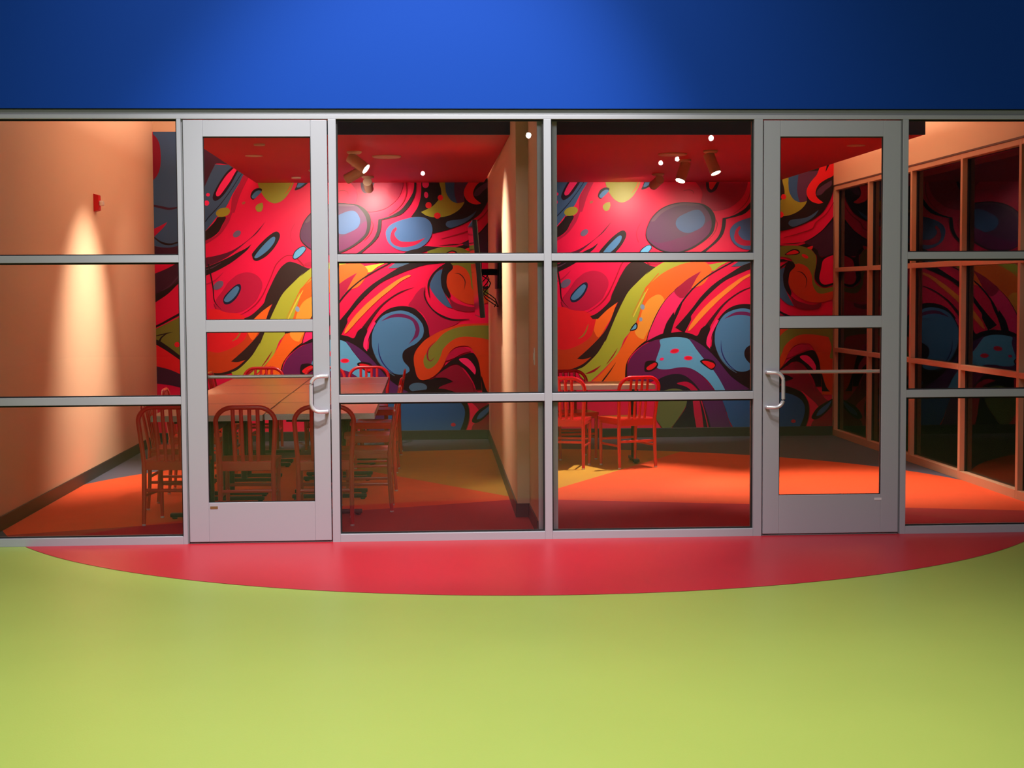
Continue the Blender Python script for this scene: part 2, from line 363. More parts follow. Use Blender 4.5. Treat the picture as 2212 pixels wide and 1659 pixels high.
MURAL='''blue2 6,3356! 545,3357! 539,2962 384,2567 327,2121 203,2087 -18,2118!
maroon 3,3311! 49,3263 76,3192 86,3074 77,2955 42,2865 -6,2812!
plum -5,2558! 86,2542 168,2525 267,2537! 269,2523! 168,2501 80,2516 -9,2538!
crim -12,2295! 70,2333 142,2373! 117,2333 59,2271 -13,2204!
black -9,2224! 57,2173 112,2151 179,2143 264,2168! 268,2152! 181,2125 106,2129 47,2159 -17,2214!
plum -15,2118! 75,2101 170,2099 275,2122! 271,1950! -18,1951!
pink -14,1936! 200,1925! -16,1816!
plum -16,1814! 118,1868 262,1944! 406,2020! 402,1828! 258,1743 113,1624 -22,1514!
plum2 65,1635! 149,1691 224,1772 304,1856! 312,1850! 236,1762 157,1681 67,1631!
black -25,1591! 66,1629 162,1676 258,1748! 355,1838! 354,1790! 253,1714 127,1595 -27,1495!
black -37,1246! 54,1288 150,1341 255,1398 389,1480! 403,1456! 267,1376 162,1319 64,1268 -27,1226!
olive -32,1212! 107,1278 261,1354! 396,1435! 386,866! 253,929! 103,1041 42,1090 -34,1119!
black -34,1146! 80,1175 182,1193! 182,1191! 82,1163 -32,1140!
black 123,1176! 63,1128 44,1085! 26,1095! 51,1138 117,1184!
black -34,1124! 46,1090 150,1017 253,934! 385,851! 385,802! 252,886 102,993 -35,1076!
red -35,1076! 102,993 252,886! 385,802! 382,648! 250,734 136,788 -39,833!
red 251,1054 245,1037 230,1027 213,1027 199,1038 193,1055 199,1072 214,1082 231,1082 245,1071
plum -39,830! 136,785 250,734! 382,648! 380,551! 143,616 -43,637!
plum 275,3339! 744,3339! 900,3093! 823,2975! 652,2986 591,2826 530,2729 410,2558! 260,2558!
blue2 652,2989! 813,2982 899,3040! 1005,2986! 966,2879 922,2793 840,2664 773,2535 675,2428 648,2397 539,2266 430,2178! 406,2361! 454,2611! 536,2740 591,2847
plum 661,2984! 616,2899 541,2738! 531,2742! 590,2913 655,2988!
maroon2 966,2879 1025,2862! 948,2718 903,2610 858,2470 837,2467 792,2359 688,2225 531,2123! 401,2070! 403,2167! 639,2214 716,2306 766,2419 815,2471 839,2637 906,2761
black 675,2419 766,2424 727,2338 689,2268 629,2215 532,2166! 402,2113! 403,2178! 533,2261 620,2344 664,2397
blackp 899,3007! 844,2959 779,2900 703,2793 647,2691 628,2627 651,2595 700,2616 760,2675 825,2771 886,2879 930,2954! 985,3029!
hot 909,2986! 844,2932 779,2868 708,2766 664,2675 673,2646 706,2654 760,2723 821,2809 876,2903 947,3007!
navy 953,2898! 910,2834 822,2700 702,2543 588,2419 550,2372 453,2285! 443,2295! 542,2380 580,2427 696,2549 816,2704 904,2838 949,2902!
hot 600,2662 596,2651 586,2645 574,2645 563,2651 560,2662 564,2673 574,2679 587,2679 597,2673
hot 592,2573 586,2557 572,2547 555,2547 541,2557 536,2573 542,2590 556,2600 573,2600 587,2590
lime2 811,2493 804,2463 770,2436 724,2424 682,2430 661,2454 668,2484 702,2511 748,2523 790,2517
lime2 1112,2792! 1125,2739 1156,2671 1209,2604 1278,2569 1343,2582 1408,2631 1469,2722 1499,2792! 1510,2985! 1107,2986!
orange2 1480,2790! 1456,2723 1399,2667! 1397,2669! 1444,2731 1470,2794!
black 1032,2639 1055,2701 1109,2731 1157,2720 1135,2674 1097,2637 1059,2607
blue 1044,2637 1076,2685 1119,2708 1151,2696 1108,2647 1070,2618
lime2 1084,2529 1112,2561 1160,2575! 1166,2534 1148,2486 1110,2478 1089,2502
tan 977,2584 977,2575 971,2565 960,2559 948,2558 941,2563 940,2572 947,2582 958,2588 969,2589
black 1506,2711 1528,2759 1537,2792! 1658,2792! 1582,2732 1528,2710
blue 1528,2738 1547,2786! 1620,2786! 1566,2743
slate 919,2271 923,2251 911,2227 887,2209 862,2204 844,2213 840,2233 852,2256 875,2274 901,2280
plumr 453,1967! 534,1986 668,2012 808,2055 939,2132 1047,2218 1189,2374! 1096,2251 993,2165 884,2073 808,2017 775,1993 667,1937 451,1854!
black 451,1859! 532,1881 667,1934 797,1993 883,2041 970,2083 1035,2132! 991,2070 915,2006 828,1941 720,1877 611,1824 449,1757!
plum2 536,1864! 610,1886 709,1935! 711,1933! 614,1874 538,1854!
black 1044,1992 1039,2024 1088,2089 1181,2186 1263,2250 1311,2266 1341,2234 1332,2180 1277,2088 1206,2013 1140,1970 1086,1951 1054,1965
blue 1063,1989 1104,2051 1180,2137 1251,2201 1278,2211 1292,2196 1277,2147 1223,2077 1152,2018 1092,1982
crim 1509,2356! 1471,2286 1459,2212 1479,2137! 1475,2135! 1453,2212 1465,2288 1505,2358!
crim 880,1803 961,1827 1041,1819 1105,1781 1142,1721 1141,1656 1113,1591 1080,1527 1009,1462 916,1408 819,1386 722,1388 658,1418 630,1475 650,1540 716,1626 782,1723 836,1771
maroon 628,1493! 663,1421 729,1392 830,1388! 830,1384! 727,1378 653,1411 622,1491!
navy 723,1516 737,1571 803,1644 869,1697 909,1699 916,1647 869,1556 803,1496 747,1484
blue 732,1527 759,1576 825,1647 875,1681 898,1658 869,1592 814,1532 764,1508
slate 725,1730 729,1704 713,1674 681,1650 648,1641 624,1652 620,1677 637,1708 668,1732 702,1741
crim 543,1708! 633,1746 729,1832! 731,1830! 641,1734 547,1696!
black 580,1923! 622,1682 636,1518 704,1430! 702,1428! 628,1516 610,1680 566,1921!
red 560,1429! 648,1434 758,1398 879,1388 946,1358 1006,1295 1034,1185 995,1042 923,1081 801,983 674,940 558,963!
redor 409,989! 538,985 651,964 759,991 868,1044 949,1110 980,1191! 1118,1190! 1030,1082 920,974 797,867! 865,860 951,884! 864,811 755,761 647,742 534,760 406,788!
orange 1006,1300! 1089,1388 1172,1459 1255,1513! 1216,1425 1178,1321 1111,1206 1033,1097 980,1180!
tan2 925,1245! 902,1165 868,1114 813,1085! 811,1089! 856,1126 888,1173 921,1247!
brown 1852,1923! 1678,1865 1597,1886 1528,1919 1452,1941 1409,1931 1344,1877 1283,1780 1227,1666 1183,1569 1160,1499 1078,1413 1007,1359 942,1332! 969,1300! 1028,1302! 1132,1402 1252,1488! 1207,1396 1176,1304! 1112,1179 1030,1082 920,974 797,867! 865,860 951,884! 864,811 755,761 647,742 534,762 406,793! 405,761! 534,735 647,723 766,733 863,776 956,857 1039,943 1110,1051 1166,1179 1233,1309 1261,1379 1305,1477 1382,1568 1470,1670 1579,1762 1678,1835 1884,1950!
crim 1738,1926 1727,1910 1692,1897 1648,1891 1611,1895 1596,1907 1607,1923 1642,1937 1686,1943 1723,1939
crim2 1491,2002! 1411,2002 1349,1959 1295,1896 1245,1778 1189,1654 1146,1566 1084,1484 994,1415 906,1369! 904,1371! 990,1423 1074,1494 1134,1574 1179,1658 1235,1782 1285,1902 1341,1967 1409,2010 1491,2008!
crim2 1521,1982! 1566,1940 1607,1884! 1599,1878! 1554,1930 1515,1976!
lime 2500,1935! 2388,1881 2283,1818 2055,1915 1778,1922 1667,1867 1556,1783 1588,1819 1477,1715 1366,1600 1300,1485 1227,1332 1155,1162 1105,1042 1111,1068 1033,942 950,849 867,778 800,751! 833,674 921,596! 1032,694 1143,804 1254,935 1316,1078 1365,1138 1443,1253 1477,1347 1532,1511 1612,1687 1778,1812 1999,1899 2222,1887
orange 2277,1807 2283,1843 2238,1898 2183,1923 1999,1907 1844,1853 1722,1785 1623,1703 1545,1635 1549,1555 1504,1424 1471,1319 1443,1237 1365,1127 1316,1040 1254,935 1143,793 1032,678 921,585! 1354,581! 1343,664 1335,747 1354,835 1398,912 1476,994 1559,1057! 1587,1159 1621,1241 1589,1159 1667,1334 1767,1499 1867,1597 2166,1662
amber 1760,1499 1698,1565 1587,1511 1521,1401 1476,1248 1432,1160 1476,1093 1532,1076! 1587,1175 1643,1225 1709,1378
orange2 1398,1332! 1474,1486 1556,1641 1694,1799! 1702,1793! 1564,1635 1480,1482 1400,1330!
yel 1411,1322! 1487,1482 1580,1633! 1584,1631! 1499,1476 1421,1318!
hot 1567,1057! 1589,1159 1667,1334 1767,1499 1911,1641 2027,1739 2166,1818! 2116,1744 2033,1596 1944,1481 1867,1366 1800,1290 1761,1202 1739,1136! 1656,1100
maroon2 1867,1603 1944,1674 2027,1739 2166,1818! 2116,1744 2055,1635 1978,1531 1922,1531
black 1557,1050! 1585,1154 1663,1336 1765,1501 1910,1642! 1912,1640! 1769,1497 1671,1332 1593,1152 1565,1048!
sky2 1541,1435 1541,1416 1533,1403 1519,1399 1505,1407 1496,1423 1495,1441 1504,1455 1518,1459 1532,1451
sky2 1517,1294 1514,1281 1504,1272 1493,1272 1483,1281 1480,1294 1483,1308 1493,1316 1504,1316 1514,1308
black 1377,1169! 1402,1218 1449,1259 1465,1220 1451,1185 1410,1168
sky 1392,1179! 1415,1212 1443,1242 1451,1215 1438,1190
brown 1222,819! 1159,717 1071,601! 1059,611! 1149,725 1220,821!
crim2 1244,978! 1194,888 1123,803! 1119,805! 1182,896 1242,980!
crim2 1061,792! 983,722 890,698! 888,704! 971,744 1059,794!
black 2530,1918! 2281,1782 2116,1656 2007,1537 1925,1416 1878,1295! 1856,1305! 1909,1426 1993,1547 2106,1668 2273,1794 2524,1930!
slateb 2580,1924! 2749,1924! 2601,1869! 2498,1864!
black 2749,1924! 2612,1869 2476,1788 2312,1680 2175,1550 2064,1410 1965,1294! 1883,1205! 1945,1167! 1984,1148! 2056,1288 2053,1324 2157,1462 2284,1593 2421,1707 2584,1787 2748,1852 2912,1900 3157,1922! 3076,1944!
orange3 2023,1160 2040,1220 2134,1350 2255,1475 2365,1567 2474,1653 2611,1745 2720,1793 2747,1782 2638,1723 2517,1626 2408,1539 2276,1415 2166,1301 2067,1193
black 1745,1133! 1778,1240 1817,1306 1861,1372! 1872,1328! 1911,1421 1955,1465 1917,1366 1867,1256 1833,1143!
brownr 2790,1660! 2637,1615 2500,1534 2391,1442 2280,1311 2198,1203 2131,1094 2142,1045! 2229,1044! 2252,1175 2307,1284 2379,1392 2451,1474 2555,1554 2664,1613
maroon2 2882,1656 2811,1602 2761,1526 2717,1456 2809,1417 2874,1362 2917,1280 2938,1170 2948,1099! 3047,1175 3185,1234 3267,1283 3158,1305 3022,1372 2935,1471 2895,1569
black 1539,1038! 1656,1102 1747,1138 1833,1144 1931,1156 1984,1148 2056,1133 2123,1111 2167,1188 2239,1237! 2267,1192 2245,1104 2253,1016 2279,986 2297,1192! 2341,1280 2446,1014 2521,718 2746,569! 2791,487! 2634,525 2484,645 2357,794 2149,1002 1926,1077 1630,1050 1565,1043 1421,934 1354,824 1343,636! 1326,636! 1332,775 1365,868 1476,1000 1587,1081
black 2278,1061 2284,1131 2306,1202 2356,1294 2433,1381 2526,1435 2635,1455 2744,1443 2826,1395 2896,1307 2933,1209 2940,1110 2934,1119 2868,1061 2794,974 2768,894 2778,792 2814,675 2937,652 3054,691 3200,635! 3009,534 2863,484 2644,486 2536,633 2429,751 2343,883 2294,1022 2291,1116
hot 2333,1291! 2274,1182 2236,1102 2225,1015 2265,967! 2272,1058 2295,1146 2362,1276!
blue 2316,1061 2322,1158 2361,1256 2428,1343 2526,1390 2630,1407 2717,1389 2798,1341 2863,1264 2882,1187 2872,1122 2880,1178 2861,1112 2795,1047 2722,1010 2663,968 2645,910 2662,851 2713,792 2721,749 2676,718 2595,712 2501,747 2415,823 2351,919 2319,1022 2315,1116
purple 2416,1289! 2526,1358 2635,1372 2732,1346 2808,1286 2836,1204 2818,1127 2781,1095 2711,1037! 2767,1113 2793,1193 2794,1199 2765,1281 2710,1318 2607,1336 2514,1325
indigo 2389,1054! 2396,957 2428,864 2484,784 2553,726! 2551,722! 2476,776 2416,858 2386,955 2387,1054!
slateb 2338,957! 2390,857 2476,762 2561,702! 2557,696! 2468,754 2382,851 2334,955!
purple 1354,636! 1346,747 1365,824 1404,895 1487,980 1587,1040 1704,1075 1778,1064 1719,887 1696,755 1867,768 2030,756 2134,700 2224,618 2321,495 2343,439! 2135,441! 2075,589 1971,671 1867,687 1741,651 1667,630 1481,580
sky 1708,1065 1778,1087 1867,1097 1956,1093 2037,1067 2104,973 2179,876 2223,824 2298,735 2373,624 2447,497 2477,438! 2358,439! 2328,498 2239,617 2134,705 2030,758 1911,763 1808,745 1689,753 1663,829 1693,924 1717,1005
purple2 2034,1080 2149,1024 2260,935 2357,831 2484,674 2596,585 2746,494! 2776,435! 2477,438! 2440,497 2373,624 2298,735 2201,854 2104,980
darkp 1696,630 1778,673 1867,691 1971,679 2075,604 2164,492 2194,396! 1674,401! 1682,556
crim 1897,587 1993,606 2068,575 2142,493 2187,396! 2120,397! 2068,493 2001,549
olive2 1659,431! 1704,489 1815,525 1889,530 1971,505 2016,427 1994,331 1927,221 1838,103 1771,71 1711,134 1659,224
darkp 2016,442! 2448,438! 2449,23! 1800,30! 1845,103 1927,214 1994,324
purple2 2165,441! 2395,438! 2448,253 2486,141 2553,22! 2292,24! 2247,203 2209,314
crim 2068,456! 2135,456! 2172,278 2202,25! 2128,26! 2090,242
crim 2165,428! 2207,278 2269,27! 2255,23! 2197,276 2149,424!
blue3 2388,439! 2971,433! 2972,17! 2568,21! 2478,178 2448,275
hot 1923,952 1916,935 1892,921 1861,916 1833,921 1821,935 1828,952 1852,966 1883,971 1911,966
red 1910,950 1904,939 1886,930 1863,926 1843,929 1834,937 1840,948 1858,957 1881,961 1901,958
hot 2072,865 2062,851 2038,842 2008,842 1983,851 1974,866 1983,881 2008,890 2038,889 2062,880
red 2060,865 2053,856 2035,850 2013,850 1995,856 1989,866 1995,875 2013,881 2035,881 2053,875
hot 1754,861 1751,851 1740,843 1726,841 1713,844 1707,853 1710,863 1721,871 1735,873 1748,870
black 1548,822 1600,840 1652,836 1690,805 1667,755 1600,720 1541,727
red 1559,756 1600,794 1659,819 1676,799 1637,755 1585,734
black 2154,825 2186,850 2246,850 2302,831 2329,785 2291,732 2224,765
red 2175,826 2223,832 2298,809 2320,779 2276,746 2216,787
maroon2 2165,2550 2181,2664 2137,2746 2082,2807! 2686,2806! 2642,2663 2581,2582 2470,2505 2332,2473 2276,2484
plum 2214,2806! 2223,2714 2265,2672 2331,2708 2370,2806!
red 2248,2806! 2254,2724 2278,2705 2309,2746 2345,2806!
black 1562,2278 1612,2393 1700,2485 1805,2540 1932,2568 2054,2567 2176,2552 2259,2506 2311,2434 2322,2363 2301,2254 2243,2180 2138,2103 2027,2046 1888,2014 1739,2037 1639,2089 1573,2155 1554,2212
purple3 1568,2275 1618,2387 1706,2477 1808,2530 1932,2558 2054,2558 2165,2539 2226,2484 2265,2418 2279,2347 2271,2276 2221,2199 2127,2123 2021,2063 1888,2025 1742,2046 1645,2098 1581,2160 1562,2212
purple 1595,2169 1684,2127 1805,2146 1944,2189 2055,2233 2182,2303 2221,2347 2273,2374 2276,2309 2249,2226 2138,2128 2016,2063 1883,2028 1742,2050 1645,2100
greyp 1612,2365 1706,2474 1808,2528 1932,2556 2054,2557 2154,2539 2054,2534 1932,2534 1822,2501 1722,2442 1650,2365
blue4 1883,2345 1910,2403 1999,2452 2088,2484 2154,2478 2198,2418 2205,2364 2176,2303 2099,2259 2021,2234 1944,2254 1899,2293
black 2437,2385! 2432,2308 2404,2215 2343,2138 2271,2078 2210,2024! 2155,2024! 2221,2067 2293,2128 2354,2199 2387,2281 2398,2363 2401,2393! 2498,2417 2582,2456 2665,2516 2778,2682 2792,2806! 2814,2806! 2810,2698 2777,2601 2711,2503 2629,2436
crim2 2514,2441! 2606,2506 2670,2587 2702,2683 2698,2806! 2708,2806! 2712,2681 2678,2583 2610,2502 2516,2437!
crim2 2328,2381! 2347,2330 2318,2241 2251,2165! 2247,2167! 2312,2245 2339,2330 2324,2379!
crim2 1966,2695! 2026,2708 2076,2690 2081,2656! 2079,2656! 2072,2686 2026,2702 1966,2691!
navy 1474,1984 1497,2052 1557,2099 1600,2109 1624,2078 1583,2022 1531,1978 1496,1965
sky 1483,1989 1505,2046 1560,2091 1596,2102 1615,2080 1578,2027 1528,1985 1496,1973
black 2866,2892! 2867,2698 2853,2601 2819,2509 2753,2419! 2840,2418 2916,2400 2965,2362 2983,2302 2986,2237! 3056,2253 3166,2280 3302,2328 3439,2398 3521,2469 3607,2628 3628,2749 3628,2891! 3655,3001! 3153,3001! 2899,2892!
lime2 3056,2838! 3064,2779 3082,2708 3081,2643 3043,2589 2983,2530 2863,2471! 2917,2433 2987,2415 3085,2415 3178,2437 3265,2486 3315,2540 3334,2580! 3250,2567 3168,2621 3136,2697 3126,2779 3132,2838!
blue3 3127,2870! 3130,2708 3152,2643 3195,2589 3255,2564! 3234,2643 3224,2724 3241,2870!
purple3 3241,2892! 3223,2719 3234,2627 3258,2564! 3334,2579! 3332,2670 3354,2740 3409,2805 3497,2913!
red 3476,2963! 3515,3006 3549,2973 3538,2897 3588,2990! 3632,2995! 3633,2869 3544,2815 3477,2771 3439,2716 3428,2661 3450,2612 3515,2562! 3462,2550 3389,2572 3344,2617 3327,2678 3344,2738 3388,2804 3443,2869
plum2 3438,2643 3452,2702 3512,2751 3605,2805! 3605,2751 3539,2697 3490,2648
hot 2951,2771 2944,2745 2925,2730 2902,2730 2884,2745 2877,2771 2884,2796 2903,2812 2926,2812 2944,2796
hot 2942,2658 2940,2637 2931,2624 2917,2622 2904,2632 2897,2651 2899,2672 2908,2685 2922,2687 2935,2677
red 2978,2543 2972,2523 2955,2510 2934,2511 2917,2523 2911,2544 2918,2564 2935,2576 2955,2576 2972,2564
red 3102,2624 3097,2607 3082,2596 3064,2596 3049,2607 3044,2624 3050,2642 3064,2653 3082,2653 3097,2642
red 3075,2431 3068,2411 3050,2399 3028,2399 3010,2411 3003,2431 3010,2451 3028,2463 3050,2463 3068,2451
blue2 3128,2340 3144,2367 3194,2380 3303,2393 3385,2426 3464,2483! 3428,2426 3362,2372 3275,2328 3182,2298 3139,2315
crim2 3078,2183! 3219,2222 3390,2280 3429,2348 3542,2440 3627,2564! 3633,2560! 3552,2432 3441,2338 3398,2268 3221,2212 3078,2179!
blue4 2479,2239 2492,2288 2536,2336 2617,2374 2726,2405 2808,2419 2895,2411 2954,2373 2982,2313 2984,2264 2963,2199 2914,2129 2832,2079 2723,2050 2631,2058 2544,2102 2496,2162
crim 2587,2309! 2546,2266 2528,2184 2561,2124 2642,2093 2750,2101 2832,2133 2909,2194! 2805,2158 2724,2150 2642,2156 2594,2190 2573,2239 2600,2287
black 2646,2016! 2728,2054 2837,2080 2903,2102 3001,2096 3137,2090 3229,2089 3328,2127 3046,2110 3238,2116 3362,2161 3473,2234 3520,2276 3603,2375 3681,2479! 3693,2342! 3679,2246! 3680,1988! 3519,1971 3438,1989 3388,2045 3300,2063 3145,2089 3043,2080! 3273,2073 3137,2067 3000,2061 2891,2039 2728,1994 2646,1972!
plum 3312,2125 3399,2167 3504,2246! 3631,2370 3681,2435! 3679,2246! 3680,2007! 3587,1977 3481,1977 3425,2045 3387,2088
black 3387,2069 3438,2002 3447,1916 3426,1806 3424,1732 3455,1680 3511,1638 3574,1640 3683,1682! 3680,2019! 3581,1989 3506,1959 3469,1989 3450,2045
pink 3680,2004! 3578,1969 3516,1928 3496,1848 3475,1738 3490,1689 3528,1664 3589,1670 3682,1703!
olive 2928,2047! 3043,2083 3114,2092 3207,2091 3288,2082 3363,2057 3419,2008 3441,1953 3438,1879 3420,1787 3421,1707 3452,1658 3521,1626 3602,1633 3683,1660! 3683,1596! 3521,1563 3453,1577 3402,1646 3389,1726 3364,1818 3270,1880 3196,1896 3152,1948 3043,1973 2928,1973!
black 3090,1991 3127,2027 3189,2055 3238,2045 3258,2015 3232,1995 3164,1989
red 3105,1997 3139,2023 3195,2042 3238,2027 3239,2009 3176,1997
red 3350,1956 3338,1950 3317,1953 3295,1965 3280,1980 3279,1993 3291,1999 3312,1996 3334,1984 3349,1969
red 3335,2068 3403,2089! 3387,2048
redor 3133,1709 3146,1801 3196,1880 3258,1894 3339,1855 3389,1769 3402,1658 3452,1578 3521,1564 3683,1608! 3684,1516! 3584,1490 3522,1472 3428,1467 3328,1486 3241,1535 3172,1598 3141,1660
brown 3224,1808! 3273,1805 3318,1766 3339,1708 3322,1625! 3320,1625! 3331,1708 3310,1760 3269,1797 3224,1806!
black 3086,1851 3125,1922! 3179,1916 3203,1862 3151,1805 3134,1742 3133,1666 3166,1578 3157,1529! 3106,1601 3073,1677 3071,1770
blue2 3087,1851 3026,1819 2981,1759 2952,1689 2959,1640 3012,1557 3077,1486 3142,1441 3194,1430! 3148,1508 3111,1584 3079,1666 3071,1770
black 3135,1904! 3048,1845 2984,1775 2947,1697 2938,1634 2950,1541! 2946,1541! 2926,1634 2929,1703 2968,1787 3036,1859 3125,1918!
maroon 3154,1551! 3214,1496 3296,1463 3405,1440 3498,1459 3481,1413 3377,1390 3268,1402 3196,1434
black 2901,1667! 2893,1581 2925,1496 3000,1405 3107,1343 3213,1311 3377,1310! 3377,1304! 3211,1293 3099,1323 2990,1393 2913,1490 2883,1579 2897,1667!
redor 3745,1274! 3535,1261 3307,1255 3161,1220 3051,1177 2956,1126 2875,1068 2802,982 2772,909 2771,828 2792,733 2821,667 2872,647 2952,672 3033,730 3084,795 3114,861 3159,948 3217,999 3305,1020 3378,1006 3422,948 3465,874 3486,786 3500,669 3513,449! 3740,446!
olive 3745,1223! 3535,1239 3343,1233 3197,1205 3087,1147 3014,1067 2955,1010 2903,937 2874,864 2888,797 2924,771 2975,790 3026,841 3063,914 3086,979 3145,1045 3233,1102 3342,1118 3534,1096 3744,1033!
olive 3555,1182! 3773,1180! 3775,856! 3643,842 3596,865 3618,973 3586,1074
maroon 3011,1070! 2945,999 2926,936 2932,881 2953,861 2993,897! 2995,895! 2955,851 2918,875 2910,938 2935,1005 3009,1072!
crim 3114,859 3159,942 3225,993 3305,1003 3385,962 3290,934 3217,891
black 2996,669 3084,778 3158,847 3268,905 3407,942 3458,874 3486,779 3507,595 3513,478 3503,689 3559,534 3622,471 3779,415! 3779,384! 3607,371 3544,410 3433,550 3455,478 3426,596 3369,699 3296,788 3216,818 3143,789 3054,673
maroon 3003,680 3113,767 3201,809 3267,801 3339,713 3404,611 3433,479! 3418,566 3544,410 3591,378! 3779,338! 3781,66! 3283,54! 3300,392 2994,483! 3046,570 3200,627! 3113,672
hot 3260,868 3341,884 3406,831 3444,757 3434,702! 3362,780
pink 3278,497 3372,419 3466,325 3482,225 3405,148 3389,71! 3327,71! 3373,203 3372,342 3325,435
slateb 2912,568 2893,537 2843,518 2781,519 2732,538 2713,570 2732,600 2782,619 2844,618 2894,599
black 3074,553 3231,507 3325,435 3366,319 3359,187 3319,71! 2671,78! 2670,511! 2841,540
blue3 2686,464 2841,494 3098,472 3200,444 3286,388 3322,304 3304,188 3256,72! 2671,78! 2655,272
crim 3220,158 3215,146 3202,139 3185,139 3172,146 3167,158 3172,170 3185,177 3202,177 3215,169
black 3396,202 3458,302 3583,380 3653,409 3661,370 3592,284 3498,200 3428,173
blue2 3451,216 3482,279 3560,340 3618,380 3576,297 3506,231'''

def catmull(P):
    # P: list of (x, y, corner); closed
    n = len(P); out = []
    for i in range(n):
        p0, p1, p2, p3 = P[i-1], P[i], P[(i+1) % n], P[(i+2) % n]
        out.append((p1[0], p1[1]))
        if p1[2] and p2[2]: continue
        t1 = (0, 0) if p1[2] else ((p2[0]-p0[0])/2, (p2[1]-p0[1])/2)
        t2 = (0, 0) if p2[2] else ((p3[0]-p1[0])/2, (p3[1]-p1[1])/2)
        L = math.hypot(p2[0]-p1[0], p2[1]-p1[1])
        for T in (0, 1):
            t = t1 if T == 0 else t2; l = math.hypot(*t)
            if l > L: t = (t[0]*L/l, t[1]*L/l)
            if T == 0: t1 = t
            else: t2 = t
        k = 2 if L < 40 else 4 if L < 150 else 6
        for j in range(1, k):
            u = j/k; h1 = 2*u**3-3*u*u+1; h2 = u**3-2*u*u+u; h3 = -2*u**3+3*u*u; h4 = u**3-u*u
            out.append(tuple(h1*p1[a]+h2*t1[a]+h3*p2[a]+h4*t2[a] for a in (0, 1)))
    return out
def make_mural(name):
    W_, ZT, ZB = 3.63, 3.334, .10
    names = list(MURAL_COL); mats = [mat('mural_'+n, MURAL_COL[n], .38, 0, .22) for n in names]
    mb = MB(); idx = {n: i for i, n in enumerate(names)}
    mb.add([(0, -.004, ZB), (W_, -.004, ZB), (W_, -.004, ZT), (0, -.004, ZT), (0, 0, ZB), (W_, 0, ZB), (W_, 0, ZT), (0, 0, ZT)],
           [(0, 1, 2, 3), (4, 7, 6, 5), (0, 4, 5, 1), (3, 2, 6, 7), (0, 3, 7, 4), (1, 5, 6, 2)], idx['pink'])
    for li, ln in enumerate(MURAL.split('\n')):
        tk = ln.split(); P = []
        for t in tk[1:]:
            k = t.endswith('!'); x, y = t.rstrip('!').split(','); P.append((float(x), float(y), k))
        Q = [(x/1000, y/1000) for x, y in catmull(P)]
        for ax, lim, bel in ((0, 0.0, False), (0, W_, True), (1, ZB, False), (1, ZT, True)):
            if len(Q) > 2: Q = clip(Q, ax, lim, bel)
        if len(Q) < 3: continue
        y = -.0042 - .00012*li
        V = [Vector((a, b, 0)) for a, b in Q]
        tris = tessellate_polygon([V])
        F = []
        for t in tris:
            a, b, c_ = (V[i] for i in t); cr = (b-a).cross(c_-a).z
            if abs(cr) < 1e-10: continue
            F.append(t if cr > 0 else t[::-1])
        mb.add([(a, y, b) for a, b in Q], F, idx[tk[0]])
    return mb.obj(name, mats, None, fix=False)
mu = make_mural('wall_mural'); mu.location = (-2.885, 6.9995, 0)
tag(mu, 'swirling graffiti style mural behind the long table', 'mural', 'painted murals on the back wall')
mu2 = mu.copy(); COL.objects.link(mu2); mu2.location = (.872, 6.9995, 0); mu2['label'] = 'swirling graffiti style mural behind the two red chairs, beside the side glass'

